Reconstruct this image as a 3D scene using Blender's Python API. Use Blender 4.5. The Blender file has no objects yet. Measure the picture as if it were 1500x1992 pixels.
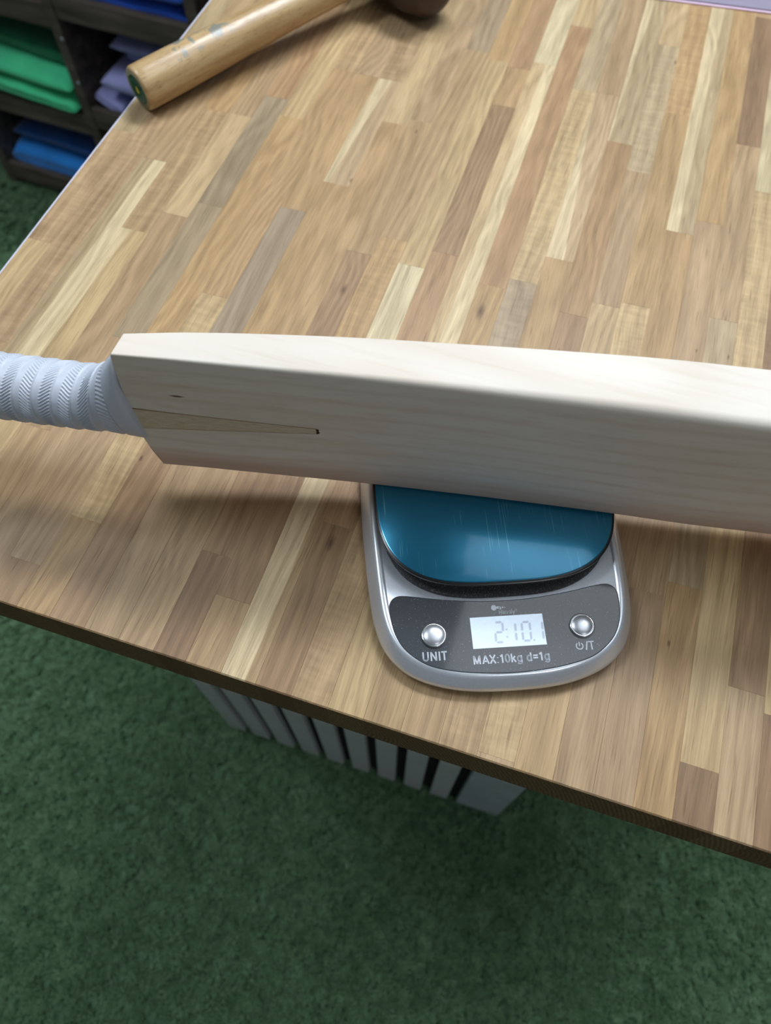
import bpy, bmesh, math, random
from mathutils import Vector, Matrix, noise
random.seed(7)
sc = bpy.context.scene
C = sc.collection
PI = math.pi
TZ = 0.78                       # table top height above the floor; geometry is written with the table top at z=0, then lifted

# ------------------------------------------------------------------ camera
cam_d = bpy.data.cameras.new('camera'); cam = bpy.data.objects.new('camera', cam_d); C.objects.link(cam)
Rr = ((0.95195307, 0.3062276, -0.0031641), (0.26819147, -0.83861124, -0.47413555), (-0.14784684, 0.45050621, -0.88044617))
cam.matrix_world = Matrix((
    (Rr[0][0], -Rr[1][0], -Rr[2][0], 0.0),
    (Rr[0][1], -Rr[1][1], -Rr[2][1], 0.0),
    (Rr[0][2], -Rr[1][2], -Rr[2][2], 0.43 + TZ),
    (0, 0, 0, 1)))
cam_d.sensor_fit = 'HORIZONTAL'; cam_d.sensor_width = 36.0; cam_d.lens = 36.0 * 1464.3 / 1500.0
cam_d.clip_start = 0.01
cam_d.dof.use_dof = True; cam_d.dof.focus_distance = 0.44; cam_d.dof.aperture_fstop = 9.5
sc.camera = cam

# ------------------------------------------------------------------ world and lights
sc.view_settings.view_transform = 'Standard'; sc.view_settings.look = 'None'
sc.view_settings.gamma = 1.0; sc.view_settings.exposure = 0.03
sc.view_settings.use_curve_mapping = False
w = bpy.data.worlds.new('world'); sc.world = w; w.use_nodes = True
w.node_tree.nodes['Background'].inputs[0].default_value = (0.80, 0.88, 1.0, 1)
w.node_tree.nodes['Background'].inputs[1].default_value = 0.3

def area(name, loc, target, sx, sy, power, col):
    l = bpy.data.lights.new(name, 'AREA'); l.shape = 'RECTANGLE'; l.size = sx; l.size_y = sy
    l.energy = power; l.color = col
    o = bpy.data.objects.new(name, l); C.objects.link(o)
    o.location = loc
    o.rotation_euler = (Vector(target) - Vector(loc)).to_track_quat('-Z', 'Y').to_euler()
    return o
area('key_or_fill_lamp', (0.10, 1.40, 2.66), (0.0, 0.45, 0.78), 1.4, 0.45, 66, (0.88, 0.94, 1.0))
area('key_or_fill_lamp', (0.52, 0.62, 2.67), (0.52, 0.62, 0.0), 1.0, 0.86, 5.5, (0.88, 0.94, 1.0))  # unseen panel, added for reflections on the scale and soft fill
area('key_or_fill_lamp', (-1.3, 0.3, 2.66), (-0.5, 0.2, 0.3), 0.6, 0.6, 25, (0.84, 0.93, 1.0))  # added fill lamp, brightens the shelf and the left side
area('key_or_fill_lamp', (1.1, -0.8, 2.66), (0.6, -0.6, 0.3), 0.6, 0.6, 8, (0.97, 0.98, 1.0))  # added fill lamp on the camera side

# ------------------------------------------------------------------ helpers
def s2l(c):
    c = c / 255.0
    return c / 12.92 if c <= 0.04045 else ((c + 0.055) / 1.055) ** 2.4
def rgb(r, g, b): return (s2l(r), s2l(g), s2l(b), 1.0)
def mul(c, k): return (c[0] * k, c[1] * k, c[2] * k, 1.0)

class MT:
    """small node-tree builder"""
    def __init__(s, name):
        s.m = bpy.data.materials.new(name); s.m.use_nodes = True
        s.t = s.m.node_tree; s.n = s.t.nodes; s.b = s.n['Principled BSDF']
    def node(s, typ, **kw):
        nd = s.n.new(typ)
        for k, v in kw.items():
            if k.startswith('i_'):
                key = k[2:]; key = int(key) if key.isdigit() else key.replace('_', ' ')
                if hasattr(v, 'is_output'): s.t.links.new(v, nd.inputs[key])
                else: nd.inputs[key].default_value = v
            else: setattr(nd, k, v)
        return nd
    def link(s, a, b): s.t.links.new(a, b)
    def math(s, op, a, b=0.0, clamp=False):
        nd = s.n.new('ShaderNodeMath'); nd.operation = op; nd.use_clamp = clamp
        for i, v in enumerate((a, b)):
            if hasattr(v, 'is_output'): s.link(v, nd.inputs[i])
            else: nd.inputs[i].default_value = v
        return nd.outputs[0]
    def ramp(s, fac, stops):
        nd = s.n.new('ShaderNodeValToRGB'); s.link(fac, nd.inputs[0])
        e = nd.color_ramp.elements
        while len(e) < len(stops): e.new(0.5)
        for el, (p, c) in zip(e, stops):
            el.position = p; el.color = c if len(c) == 4 else (*c, 1)
        return nd.outputs[0]
    def mix(s, fac, a, b, mode='MIX'):
        nd = s.n.new('ShaderNodeMix'); nd.data_type = 'RGBA'; nd.blend_type = mode
        for i, v in ((0, fac), (6, a), (7, b)):
            if hasattr(v, 'is_output'): s.link(v, nd.inputs[i])
            else: nd.inputs[i].default_value = v
        return nd.outputs[2]
    def mapped(s, src, scale, loc=None, rot=None):
        nd = s.n.new('ShaderNodeMapping'); s.link(src, nd.inputs[0])
        nd.inputs['Scale'].default_value = scale
        if loc is not None:
            if hasattr(loc, 'is_output'): s.link(loc, nd.inputs['Location'])
            else: nd.inputs['Location'].default_value = loc
        if rot is not None:
            if hasattr(rot, 'is_output'): s.link(rot, nd.inputs['Rotation'])
            else: nd.inputs['Rotation'].default_value = rot
        return nd.outputs[0]
    def bump(s, h, strength, dist):
        nd = s.node('ShaderNodeBump'); nd.inputs['Strength'].default_value = strength
        nd.inputs['Distance'].default_value = dist; s.link(h, nd.inputs['Height'])
        s.link(nd.outputs[0], s.b.inputs['Normal'])
    def set(s, **kw):
        for k, v in kw.items():
            key = {'color': 'Base Color', 'rough': 'Roughness', 'metal': 'Metallic', 'spec': 'Specular IOR Level',
                   'coat': 'Coat Weight', 'coat_rough': 'Coat Roughness', 'sheen': 'Sheen Weight', 'emit': 'Emission Color', 'emit_s': 'Emission Strength', 'sub': 'Subsurface Weight'}[k]
            if hasattr(v, 'is_output'): s.link(v, s.b.inputs[key])
            else: s.b.inputs[key].default_value = v
        return s

def plain(name, col, rough=0.5, metal=0.0, spec=0.5, nscale=0, namp=0.1, coat=0.0):
    t = MT(name); t.set(rough=rough, metal=metal, spec=spec, coat=coat)
    if nscale:
        tc = t.node('ShaderNodeTexCoord'); n = t.node('ShaderNodeTexNoise', i_Scale=float(nscale), i_Detail=5.0); t.link(tc.outputs['Object'], n.inputs[0])
        t.set(color=t.ramp(n.outputs[0], [(0.3, mul(col, 1 - namp)), (0.7, mul(col, 1 + namp))]))
    else: t.set(color=col)
    return t.m

def mesh_obj(name, verts, faces, mat=None, parent=None, smooth=False, mats=None, fm=None, angle=None):
    me = bpy.data.meshes.new(name); me.from_pydata(verts, [], faces); me.update()
    for m in (mats or ([mat] if mat else [])): me.materials.append(m)
    if fm: me.polygons.foreach_set('material_index', fm)
    if smooth: me.polygons.foreach_set('use_smooth', [True] * len(me.polygons))
    o = bpy.data.objects.new(name, me); C.objects.link(o)
    if angle is not None:
        bpy.context.view_layer.update(); me.set_sharp_from_angle(angle=math.radians(angle))
    if parent: o.parent = parent
    return o
def tag(o, label=None, cat=None, group=None, kind=None):
    if label: o['label'] = label
    if cat: o['category'] = cat
    if group: o['group'] = group
    if kind: o['kind'] = kind
    return o
def empty(name, loc=(0, 0, 0), rz=0.0):
    e = bpy.data.objects.new(name, None); C.objects.link(e); e.location = loc; e.rotation_euler = (0, 0, rz); e.empty_display_size = 0.05
    return e

def box_data(x0, x1, y0, y1, z0, z1, b=0.0):
    """box whose top rim is chamfered by b"""
    if b <= 0:
        v = [(x0, y0, z0), (x1, y0, z0), (x1, y1, z0), (x0, y1, z0), (x0, y0, z1), (x1, y0, z1), (x1, y1, z1), (x0, y1, z1)]
        f = [(3, 2, 1, 0), (4, 5, 6, 7), (0, 1, 5, 4), (1, 2, 6, 5), (2, 3, 7, 6), (3, 0, 4, 7)]
    else:
        v = [(x0, y0, z0), (x1, y0, z0), (x1, y1, z0), (x0, y1, z0), (x0, y0, z1 - b), (x1, y0, z1 - b), (x1, y1, z1 - b), (x0, y1, z1 - b),
             (x0 + b, y0 + b, z1), (x1 - b, y0 + b, z1), (x1 - b, y1 - b, z1), (x0 + b, y1 - b, z1)]
        f = [(3, 2, 1, 0), (8, 9, 10, 11), (0, 1, 5, 4), (1, 2, 6, 5), (2, 3, 7, 6), (3, 0, 4, 7), (4, 5, 9, 8), (5, 6, 10, 9), (6, 7, 11, 10), (7, 4, 8, 11)]
    return v, f
def bevel_box(name, x0, x1, y0, y1, z0, z1, b, mat, parent=None, seg=2, jit=0.0):
    bm = bmesh.new(); bmesh.ops.create_cube(bm, size=1.0)
    for v in bm.verts:
        v.co = Vector(((x0 + x1) / 2 + v.co.x * (x1 - x0), (y0 + y1) / 2 + v.co.y * (y1 - y0), (z0 + z1) / 2 + v.co.z * (z1 - z0)))
        if jit: v.co += Vector([random.uniform(-jit, jit) for _ in range(3)])
    if b > 0: bmesh.ops.bevel(bm, geom=bm.edges[:], offset=b, segments=seg, affect='EDGES', profile=0.5)
    me = bpy.data.meshes.new(name); bm.to_mesh(me); bm.free(); me.materials.append(mat)
    o = bpy.data.objects.new(name, me); C.objects.link(o)
    if parent: o.parent = parent
    return o
def lerp(xs, ys, x):
    if x <= xs[0]: return ys[0] + (ys[1] - ys[0]) / (xs[1] - xs[0]) * (x - xs[0])
    for i in range(len(xs) - 1):
        if x <= xs[i + 1]:
            t = (x - xs[i]) / (xs[i + 1] - xs[i]); return ys[i] + (ys[i + 1] - ys[i]) * t
    return ys[-1]

# ------------------------------------------------------------------ materials
def oak(name, end=False):
    t = MT(name)
    oi = t.node('ShaderNodeObjectInfo'); tc = t.node('ShaderNodeTexCoord')
    rnd = oi.outputs['Random']
    off = t.node('ShaderNodeCombineXYZ', i_0=t.math('MULTIPLY', rnd, 37.0), i_1=t.math('MULTIPLY', rnd, 91.0), i_2=t.math('MULTIPLY', rnd, 13.0)).outputs[0]
    ang = t.node('ShaderNodeCombineXYZ', i_2=t.math('MULTIPLY', t.math('SUBTRACT', t.math('FRACT', t.math('MULTIPLY', rnd, 17.3)), 0.5), 0.10)).outputs[0]
    rot = t.node('ShaderNodeVectorRotate', rotation_type='EULER_XYZ'); t.link(tc.outputs['Object'], rot.inputs['Vector']); t.link(ang, rot.inputs['Rotation'])
    src = rot.outputs[0]
    if not end:
        big = t.node('ShaderNodeTexNoise', i_Scale=1.0, i_Detail=3.0, i_Distortion=0.3); t.link(t.mapped(src, (70, 7, 70), off), big.inputs[0])
        # growth rings: distorted stripes along the stave
        warp = t.node('ShaderNodeTexNoise', i_Scale=1.0, i_Detail=2.0); t.link(t.mapped(src, (26, 6.5, 26), off), warp.inputs[0])
        sx = t.node('ShaderNodeSeparateXYZ'); t.link(src, sx.inputs[0])
        freq = t.math('ADD', 120.0, t.math('MULTIPLY', t.math('FRACT', t.math('MULTIPLY', rnd, 5.7)), 480.0))
        ph = t.math('ADD', t.math('MULTIPLY', sx.outputs[0], freq), t.math('MULTIPLY', warp.outputs[0], t.math('ADD', 6.0, t.math('MULTIPLY', t.math('FRACT', t.math('MULTIPLY', rnd, 29.1)), 26.0))))
        ring = t.math('ADD', t.math('MULTIPLY', t.math('SINE', t.math('MULTIPLY', ph, 1.6)), 0.5), 0.5)
        fine = t.node('ShaderNodeTexNoise', i_Scale=1.0, i_Detail=4.0, i_Roughness=0.65); t.link(t.mapped(src, (900, 26, 900), off), fine.inputs[0])
        pore = t.node('ShaderNodeTexNoise', i_Scale=1.0, i_Detail=2.0); t.link(t.mapped(src, (1300, 42, 1300), off), pore.inputs[0])
        poref = t.math('MULTIPLY', t.math('SUBTRACT', pore.outputs[0], 0.60, True), 5.0, True)
        fleck = t.node('ShaderNodeTexNoise', i_Scale=1.0, i_Detail=2.0); t.link(t.mapped(src, (60, 260, 60), off), fleck.inputs[0])
        fsel = t.math('GREATER_THAN', t.math('FRACT', t.math('MULTIPLY', rnd, 7.9)), 0.84)
        val = t.math('ADD', t.math('MULTIPLY', t.math('SUBTRACT', big.outputs[0], 0.5), 0.62),
              t.math('ADD', t.math('MULTIPLY', t.math('SUBTRACT', ring, 0.5), 0.20), t.math('MULTIPLY', t.math('SUBTRACT', fine.outputs[0], 0.5), 0.85)))
        val = t.math('ADD', val, t.math('MULTIPLY', fsel, t.math('MULTIPLY', t.math('SUBTRACT', fleck.outputs[0], 0.5), 0.42)))
        base = oi.outputs['Color']
        # sapwood stripe on part of a stave, set by custom properties sap (strength), sap_x, sap_k, sap_s
        def at(nm): return t.node('ShaderNodeAttribute', attribute_type='OBJECT', attribute_name=nm).outputs['Fac']
        ox = t.node('ShaderNodeSeparateXYZ'); t.link(tc.outputs['Object'], ox.inputs[0])
        edge = t.math('MULTIPLY', t.math('SUBTRACT', t.math('SUBTRACT', ox.outputs[0], at('sap_x')), t.math('MULTIPLY', ox.outputs[1], at('sap_k'))), at('sap_s'))
        edge = t.math('ADD', edge, t.math('MULTIPLY', t.math('SUBTRACT', warp.outputs[0], 0.5), 0.004))
        sm = t.math('MULTIPLY', t.math('MULTIPLY', t.math('ADD', edge, 0.0004), 1300.0, True), at('sap'))
        base = t.mix(t.math('MULTIPLY', sm, 0.7), base, rgb(204, 184, 146))
        # knot: dark spot at knot_x, knot_y
        kx = t.math('MULTIPLY', t.math('SUBTRACT', ox.outputs[0], at('knot_x')), 1.6); ky = t.math('MULTIPLY', t.math('SUBTRACT', ox.outputs[1], at('knot_y')), 0.6)
        dist = t.math('SQRT', t.math('ADD', t.math('MULTIPLY', kx, kx), t.math('MULTIPLY', ky, ky)))
        dist = t.math('ADD', dist, t.math('MULTIPLY', t.math('SUBTRACT', fine.outputs[0], 0.5), 0.004))
        km = t.math('MULTIPLY', t.math('SUBTRACT', 1.0, t.math('DIVIDE', dist, t.math('ADD', at('knot'), 1e-5)), True), t.math('GREATER_THAN', at('knot'), 0.0001), True)
        dk = t.math('ADD', 1.0, val)
        v3 = t.node('ShaderNodeCombineXYZ', i_0=dk, i_1=t.math('POWER', t.math('MAXIMUM', dk, 0.05), 1.08), i_2=t.math('POWER', t.math('MAXIMUM', dk, 0.05), 1.2)).outputs[0]
        col = t.mix(1.0, base, v3, 'MULTIPLY')
        col = t.mix(t.math('MULTIPLY', poref, 0.6), col, mul(rgb(92, 66, 42), 1.0))
        col = t.mix(t.math('MULTIPLY', km, 0.9, True), col, rgb(84, 56, 38))
        t.set(color=col, rough=t.math('ADD', 0.36, t.math('MULTIPLY', fine.outputs[0], 0.22)), spec=0.38)
        t.bump(t.math('SUBTRACT', fine.outputs[0], t.math('MULTIPLY', poref, 0.8)), 0.35, 0.0003)
    else:
        r2 = t.node('ShaderNodeTexWave', wave_type='RINGS', rings_direction='Y', i_Scale=1.0, i_Distortion=2.5, i_Detail=3.0); t.link(t.mapped(tc.outputs['Object'], (120, 1, 120), off), r2.inputs[0])
        fine = t.node('ShaderNodeTexNoise', i_Scale=700.0, i_Detail=4.0); t.link(tc.outputs['Object'], fine.inputs[0])
        k = t.math('ADD', t.math('MULTIPLY', r2.outputs[1], 0.30), t.math('MULTIPLY', fine.outputs[0], 0.7))
        t.set(color=t.mix(k, rgb(52, 38, 24), t.mix(0.6, oi.outputs['Color'], rgb(128, 100, 66))), rough=0.75, spec=0.2)
        t.bump(fine.outputs[0], 0.5, 0.0006)
    return t.m
M_oak = oak('oak_stave'); M_end = oak('oak_end_grain', True)

def willow():
    t = MT('bare_willow'); tc = t.node('ShaderNodeTexCoord')
    n1 = t.node('ShaderNodeTexNoise', i_Scale=1.0, i_Detail=3.0, i_Distortion=0.2); t.link(t.mapped(tc.outputs['Object'], (2.2, 30, 42)), n1.inputs[0])
    n2 = t.node('ShaderNodeTexNoise', i_Scale=1.0, i_Detail=4.0); t.link(t.mapped(tc.outputs['Object'], (14, 260, 330)), n2.inputs[0])
    n3 = t.node('ShaderNodeTexNoise', i_Scale=1.0, i_Detail=2.0); t.link(t.mapped(tc.outputs['Object'], (60, 1400, 1400)), n3.inputs[0])
    s = t.node('ShaderNodeSeparateXYZ'); t.link(tc.outputs['Object'], s.inputs[0])
    warp = t.node('ShaderNodeTexNoise', i_Scale=1.0, i_Detail=1.0); t.link(t.mapped(tc.outputs['Object'], (4, 12, 12)), warp.inputs[0])
    # growth rings of the cleft, running along the blade
    ph = t.math('ADD', t.math('MULTIPLY', s.outputs[2], 520.0), t.math('MULTIPLY', warp.outputs[0], 12.0))
    ring = t.math('POWER', t.math('ADD', t.math('MULTIPLY', t.math('SINE', ph), 0.5), 0.5), 5.0)
    col = t.ramp(n1.outputs[0], [(0.3, rgb(222, 213, 201)), (0.55, rgb(228, 221, 211)), (0.75, rgb(222, 207, 191))])
    col = t.mix(t.math('MULTIPLY', ring, 0.22), col, rgb(192, 174, 152))
    col = t.mix(t.math('MULTIPLY', t.math('SUBTRACT', n2.outputs[0], 0.5, True), 0.9), col, rgb(190, 164, 134))
    # reddish heartwood along the lower edge of the face
    low = t.math('MULTIPLY', t.math('SUBTRACT', 0.052, t.math('ADD', s.outputs[2], t.math('MULTIPLY', t.math('SUBTRACT', n1.outputs[0], 0.5), 0.02))), 60.0, True)
    col = t.mix(t.math('MULTIPLY', low, 0.55), col, rgb(190, 150, 124))
    # little brown speck in the grain near the shoulder
    kx = t.math('MULTIPLY', t.math('SUBTRACT', s.outputs[0], -0.1835), 0.22); kz = t.math('SUBTRACT', s.outputs[2], 0.1035)
    dd = t.math('SQRT', t.math('ADD', t.math('MULTIPLY', kx, kx), t.math('MULTIPLY', kz, kz)))
    col = t.mix(t.math('MULTIPLY', t.math('SUBTRACT', 0.0011, dd), 1400.0, True), col, rgb(96, 62, 44))
    t.set(color=col, rough=0.5, spec=0.35)
    t.bump(n3.outputs[0], 0.12, 0.0002)
    return t.m
M_willow = willow()
def cane():
    t = MT('cane_splice'); tc = t.node('ShaderNodeTexCoord')
    n = t.node('ShaderNodeTexNoise', i_Scale=1.0, i_Detail=4.0); t.link(t.mapped(tc.outputs['Object'], (20, 900, 900)), n.inputs[0])
    t.set(color=t.ramp(n.outputs[0], [(0.3, rgb(194, 180, 150)), (0.7, rgb(216, 205, 180))]), rough=0.5)
    return t.m
M_cane = cane()
M_glue = plain('glue_brown', rgb(150, 122, 92), 0.6)
M_notch = plain('notch_dark', rgb(50, 34, 24), 0.9)
M_rubber = plain('white_rubber', rgb(196, 203, 216), 0.42, spec=0.45, nscale=300, namp=0.03)
M_silver = plain('silver_plastic', rgb(218, 223, 232), 0.3, metal=0.62, nscale=900, namp=0.04)
M_silver2 = plain('satin_silver', rgb(188, 191, 198), 0.33, metal=0.8, nscale=900, namp=0.03)
M_base = plain('base_tan_reflection', rgb(150, 136, 118), 0.5)  # table reflection put into the base colour
M_black = plain('black_rim', rgb(14, 15, 17), 0.3, coat=0.2)
def recess():
    t = MT('dusty_recess'); tc = t.node('ShaderNodeTexCoord')
    n = t.node('ShaderNodeTexNoise', i_Scale=1600.0, i_Detail=2.0); t.link(tc.outputs['Object'], n.inputs[0])
    t.set(color=t.ramp(n.outputs[0], [(0.58, rgb(58, 58, 60)), (0.72, rgb(150, 150, 152))]), rough=0.6); return t.m
M_recess = recess()
def panelmat():
    t = MT('smoked_panel'); tc = t.node('ShaderNodeTexCoord')
    n = t.node('ShaderNodeTexNoise', i_Scale=1500.0, i_Detail=1.0); t.link(tc.outputs['Object'], n.inputs[0])
    n2 = t.node('ShaderNodeTexNoise', i_Scale=60.0, i_Detail=3.0); t.link(tc.outputs['Object'], n2.inputs[0])
    d = t.math('MULTIPLY', t.math('SUBTRACT', n.outputs[0], 0.70), 20.0, True)
    t.set(color=t.mix(t.math('MULTIPLY', d, 0.6), rgb(70, 73, 78), rgb(170, 172, 176)), rough=t.math('ADD', 0.04, t.math('MULTIPLY', n2.outputs[0], 0.08)), spec=0.5, coat=0.25)
    return t.m
M_panel = panelmat()
def tealmat():
    t = MT('teal_glass'); tc = t.node('ShaderNodeTexCoord')
    def scratch(rz, sx, sy, thr, loc):
        n = t.node('ShaderNodeTexNoise', i_Scale=1.0, i_Detail=0.0); t.link(t.mapped(tc.outputs['Object'], (sx, sy, 1), loc, (0, 0, rz)), n.inputs[0])
        n2 = t.node('ShaderNodeTexNoise', i_Scale=45.0, i_Detail=1.0); t.link(tc.outputs['Object'], n2.inputs[0])
        m = t.math('MULTIPLY', t.math('SUBTRACT', n2.outputs[0], 0.5, True), 8.0, True)
        return t.math('MULTIPLY', t.math('MULTIPLY', t.math('SUBTRACT', n.outputs[0], thr), 18.0, True), m)
    a = scratch(0.75, 1100, 14, 0.70, (0, 0, 0)); b = scratch(-0.35, 900, 10, 0.74, (3, 5, 1))
    sc_ = t.math('MAXIMUM', a, b)
    n3 = t.node('ShaderNodeTexNoise', i_Scale=28.0, i_Detail=4.0); t.link(tc.outputs['Object'], n3.inputs[0])
    col = t.mix(t.math('MULTIPLY', sc_, 0.45), rgb(24, 114, 148), rgb(130, 200, 214))
    t.set(color=col, metal=0.55, rough=t.math('ADD', 0.16, t.math('MULTIPLY', n3.outputs[0], 0.14)), coat=0.5, coat_rough=0.08)
    return t.m
M_teal = tealmat()
M_lcd = plain('lcd_glass', rgb(222, 238, 255), 0.12, nscale=400, namp=0.03, coat=0.4)
M_lcd.node_tree.nodes['Principled BSDF'].inputs['Emission Color'].default_value = (0.72, 0.86, 1.0, 1); M_lcd.node_tree.nodes['Principled BSDF'].inputs['Emission Strength'].default_value = 0.16   # backlit display
M_seg = plain('lcd_segment', rgb(186, 196, 212), 0.3)
M_seg.node_tree.nodes['Principled BSDF'].inputs['Emission Color'].default_value = (0.72, 0.82, 1.0, 1); M_seg.node_tree.nodes['Principled BSDF'].inputs['Emission Strength'].default_value = 0.10
M_print = plain('grey_print', rgb(186, 192, 202), 0.1, spec=0.5, coat=0.25)
M_btn = plain('button_chrome', rgb(214, 216, 220), 0.16, metal=0.95)
M_slat = plain('painted_slat', rgb(196, 200, 200), 0.55, nscale=30, namp=0.06)
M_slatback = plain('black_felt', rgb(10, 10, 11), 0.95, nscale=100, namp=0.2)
M_post = plain('pale_board', rgb(176, 186, 190), 0.55, nscale=18, namp=0.12)
M_highlight = plain('white_highlight', rgb(214, 214, 232), 0.35)
def shelfwood():
    t = MT('dark_shelf_wood'); tc = t.node('ShaderNodeTexCoord')
    n = t.node('ShaderNodeTexNoise', i_Scale=1.0, i_Detail=5.0); t.link(t.mapped(tc.outputs['Object'], (8, 60, 60)), n.inputs[0])
    t.set(color=t.ramp(n.outputs[0], [(0.3, rgb(58, 50, 44)), (0.7, rgb(104, 92, 82))]), rough=0.6); return t.m
M_shelf = shelfwood()
def cloth(name, c, amp=0.12):
    t = MT(name); tc = t.node('ShaderNodeTexCoord')
    n = t.node('ShaderNodeTexNoise', i_Scale=16.0, i_Detail=4.0); t.link(tc.outputs['Object'], n.inputs[0])
    w2 = t.node('ShaderNodeTexNoise', i_Scale=900.0, i_Detail=1.0); t.link(tc.outputs['Object'], w2.inputs[0])
    t.set(color=t.ramp(n.outputs[0], [(0.3, mul(c, 1 - amp)), (0.7, mul(c, 1 + amp))]), rough=0.85, sheen=0.3)
    t.bump(t.math('ADD', n.outputs[0], t.math('MULTIPLY', w2.outputs[0], 0.05)), 0.4, 0.01)
    return t.m
def handlewood():
    t = MT('oiled_handle_wood'); tc = t.node('ShaderNodeTexCoord')
    n = t.node('ShaderNodeTexNoise', i_Scale=1.0, i_Detail=5.0, i_Distortion=0.4); t.link(t.mapped(tc.outputs['Object'], (9, 110, 110)), n.inputs[0])
    f = t.node('ShaderNodeTexNoise', i_Scale=1.0, i_Detail=3.0); t.link(t.mapped(tc.outputs['Object'], (110, 900, 900)), f.inputs[0])
    col = t.ramp(n.outputs[0], [(0.3, rgb(158, 126, 84)), (0.5, rgb(184, 154, 110)), (0.7, rgb(204, 178, 136))])
    col = t.mix(t.math('MULTIPLY', t.math('SUBTRACT', f.outputs[0], 0.56, True), 4.0, True), col, rgb(128, 94, 60))
    # worn grey patches along the top of the handle
    s = t.node('ShaderNodeSeparateXYZ'); t.link(tc.outputs['Object'], s.inputs[0])
    p = t.node('ShaderNodeTexNoise', i_Scale=95.0, i_Detail=2.0); t.link(tc.outputs['Object'], p.inputs[0])
    win = t.math('MULTIPLY', t.math('SUBTRACT', 0.034, t.math('ABSOLUTE', t.math('SUBTRACT', s.outputs[0], 0.070))), 120.0, True)
    up = t.math('MULTIPLY', t.math('SUBTRACT', t.math('SUBTRACT', s.outputs[2], t.math('MULTIPLY', s.outputs[1], -0.2)), 0.010), 300.0, True)
    pm = t.math('MULTIPLY', t.math('MULTIPLY', t.math('SUBTRACT', p.outputs[0], 0.53), 30.0, True), t.math('MULTIPLY', win, up))
    col = t.mix(pm, col, rgb(132, 130, 118))
    t.set(color=col, rough=t.math('ADD', 0.18, t.math('MULTIPLY', f.outputs[0], 0.25)), spec=0.6)
    t.bump(f.outputs[0], 0.25, 0.0004)
    return t.m
M_hand = handlewood()
M_head = plain('dark_leather_head', rgb(52, 34, 26), 0.4, nscale=60, namp=0.3)
M_green_lab = plain('green_sticker', rgb(22, 70, 48), 0.4)
M_yellow = plain('yellow_print', rgb(214, 190, 50), 0.5)
M_endrim = plain('handle_end_grain', rgb(150, 140, 110), 0.6, nscale=200, namp=0.2)
M_grey_sheet = plain('lilac_grey_card', rgb(140, 132, 152), 0.55, nscale=40, namp=0.03)
M_pink_sheet = plain('pale_pink_card', rgb(236, 206, 232), 0.5)
M_white_sheet = plain('white_card', rgb(240, 238, 244), 0.5)
def turfmat(name, dark, light):
    t = MT(name); oi = t.node('ShaderNodeObjectInfo'); g = t.node('ShaderNodeNewGeometry')
    n = t.node('ShaderNodeTexNoise', i_Scale=26.0, i_Detail=5.0, i_Roughness=0.7); t.link(g.outputs['Position'], n.inputs[0])
    v = t.math('ADD', t.math('MULTIPLY', n.outputs[0], 0.75), t.math('MULTIPLY', oi.outputs['Random'], 0.35))
    t.set(color=t.ramp(v, [(0.35, dark), (0.85, light)]), rough=0.6, spec=0.3); return t.m
M_turf = turfmat('turf_blade', rgb(80, 114, 78), rgb(122, 156, 118))
M_turfbase = turfmat('turf_backing', rgb(70, 102, 72), rgb(90, 124, 92))

# ------------------------------------------------------------------ floor and turf
FZ = -TZ
RX0, RX1, RY0, RY1, RH = -2.4, 2.4, -1.9, 2.3, 1.92
M_wall = plain('painted_wall', rgb(150, 152, 156), 0.9, nscale=6, namp=0.02)
M_ceil = plain('ceiling_paint', rgb(206, 210, 216), 0.95, nscale=6, namp=0.02)
def structure(name, d, m):
    o = mesh_obj(name, d[0], d[1], m); o['kind'] = 'structure'; return o
structure('floor', box_data(RX0, RX1, RY0, RY1, FZ - 0.05, FZ), M_turfbase)
structure('wall_left', box_data(RX0 - .1, RX0, RY0, RY1, FZ, RH), M_wall)
structure('wall_right', box_data(RX1, RX1 + .1, RY0, RY1, FZ, RH), M_wall)
structure('wall_back', box_data(RX0 - .1, RX1 + .1, RY1, RY1 + .1, FZ, RH), M_wall)
structure('wall_front', box_data(RX0 - .1, RX1 + .1, RY0 - .1, RY0, FZ, RH), M_wall)
structure('ceiling', box_data(RX0 - .1, RX1 + .1, RY0 - .1, RY1 + .1, RH, RH + .1), M_ceil)

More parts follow.
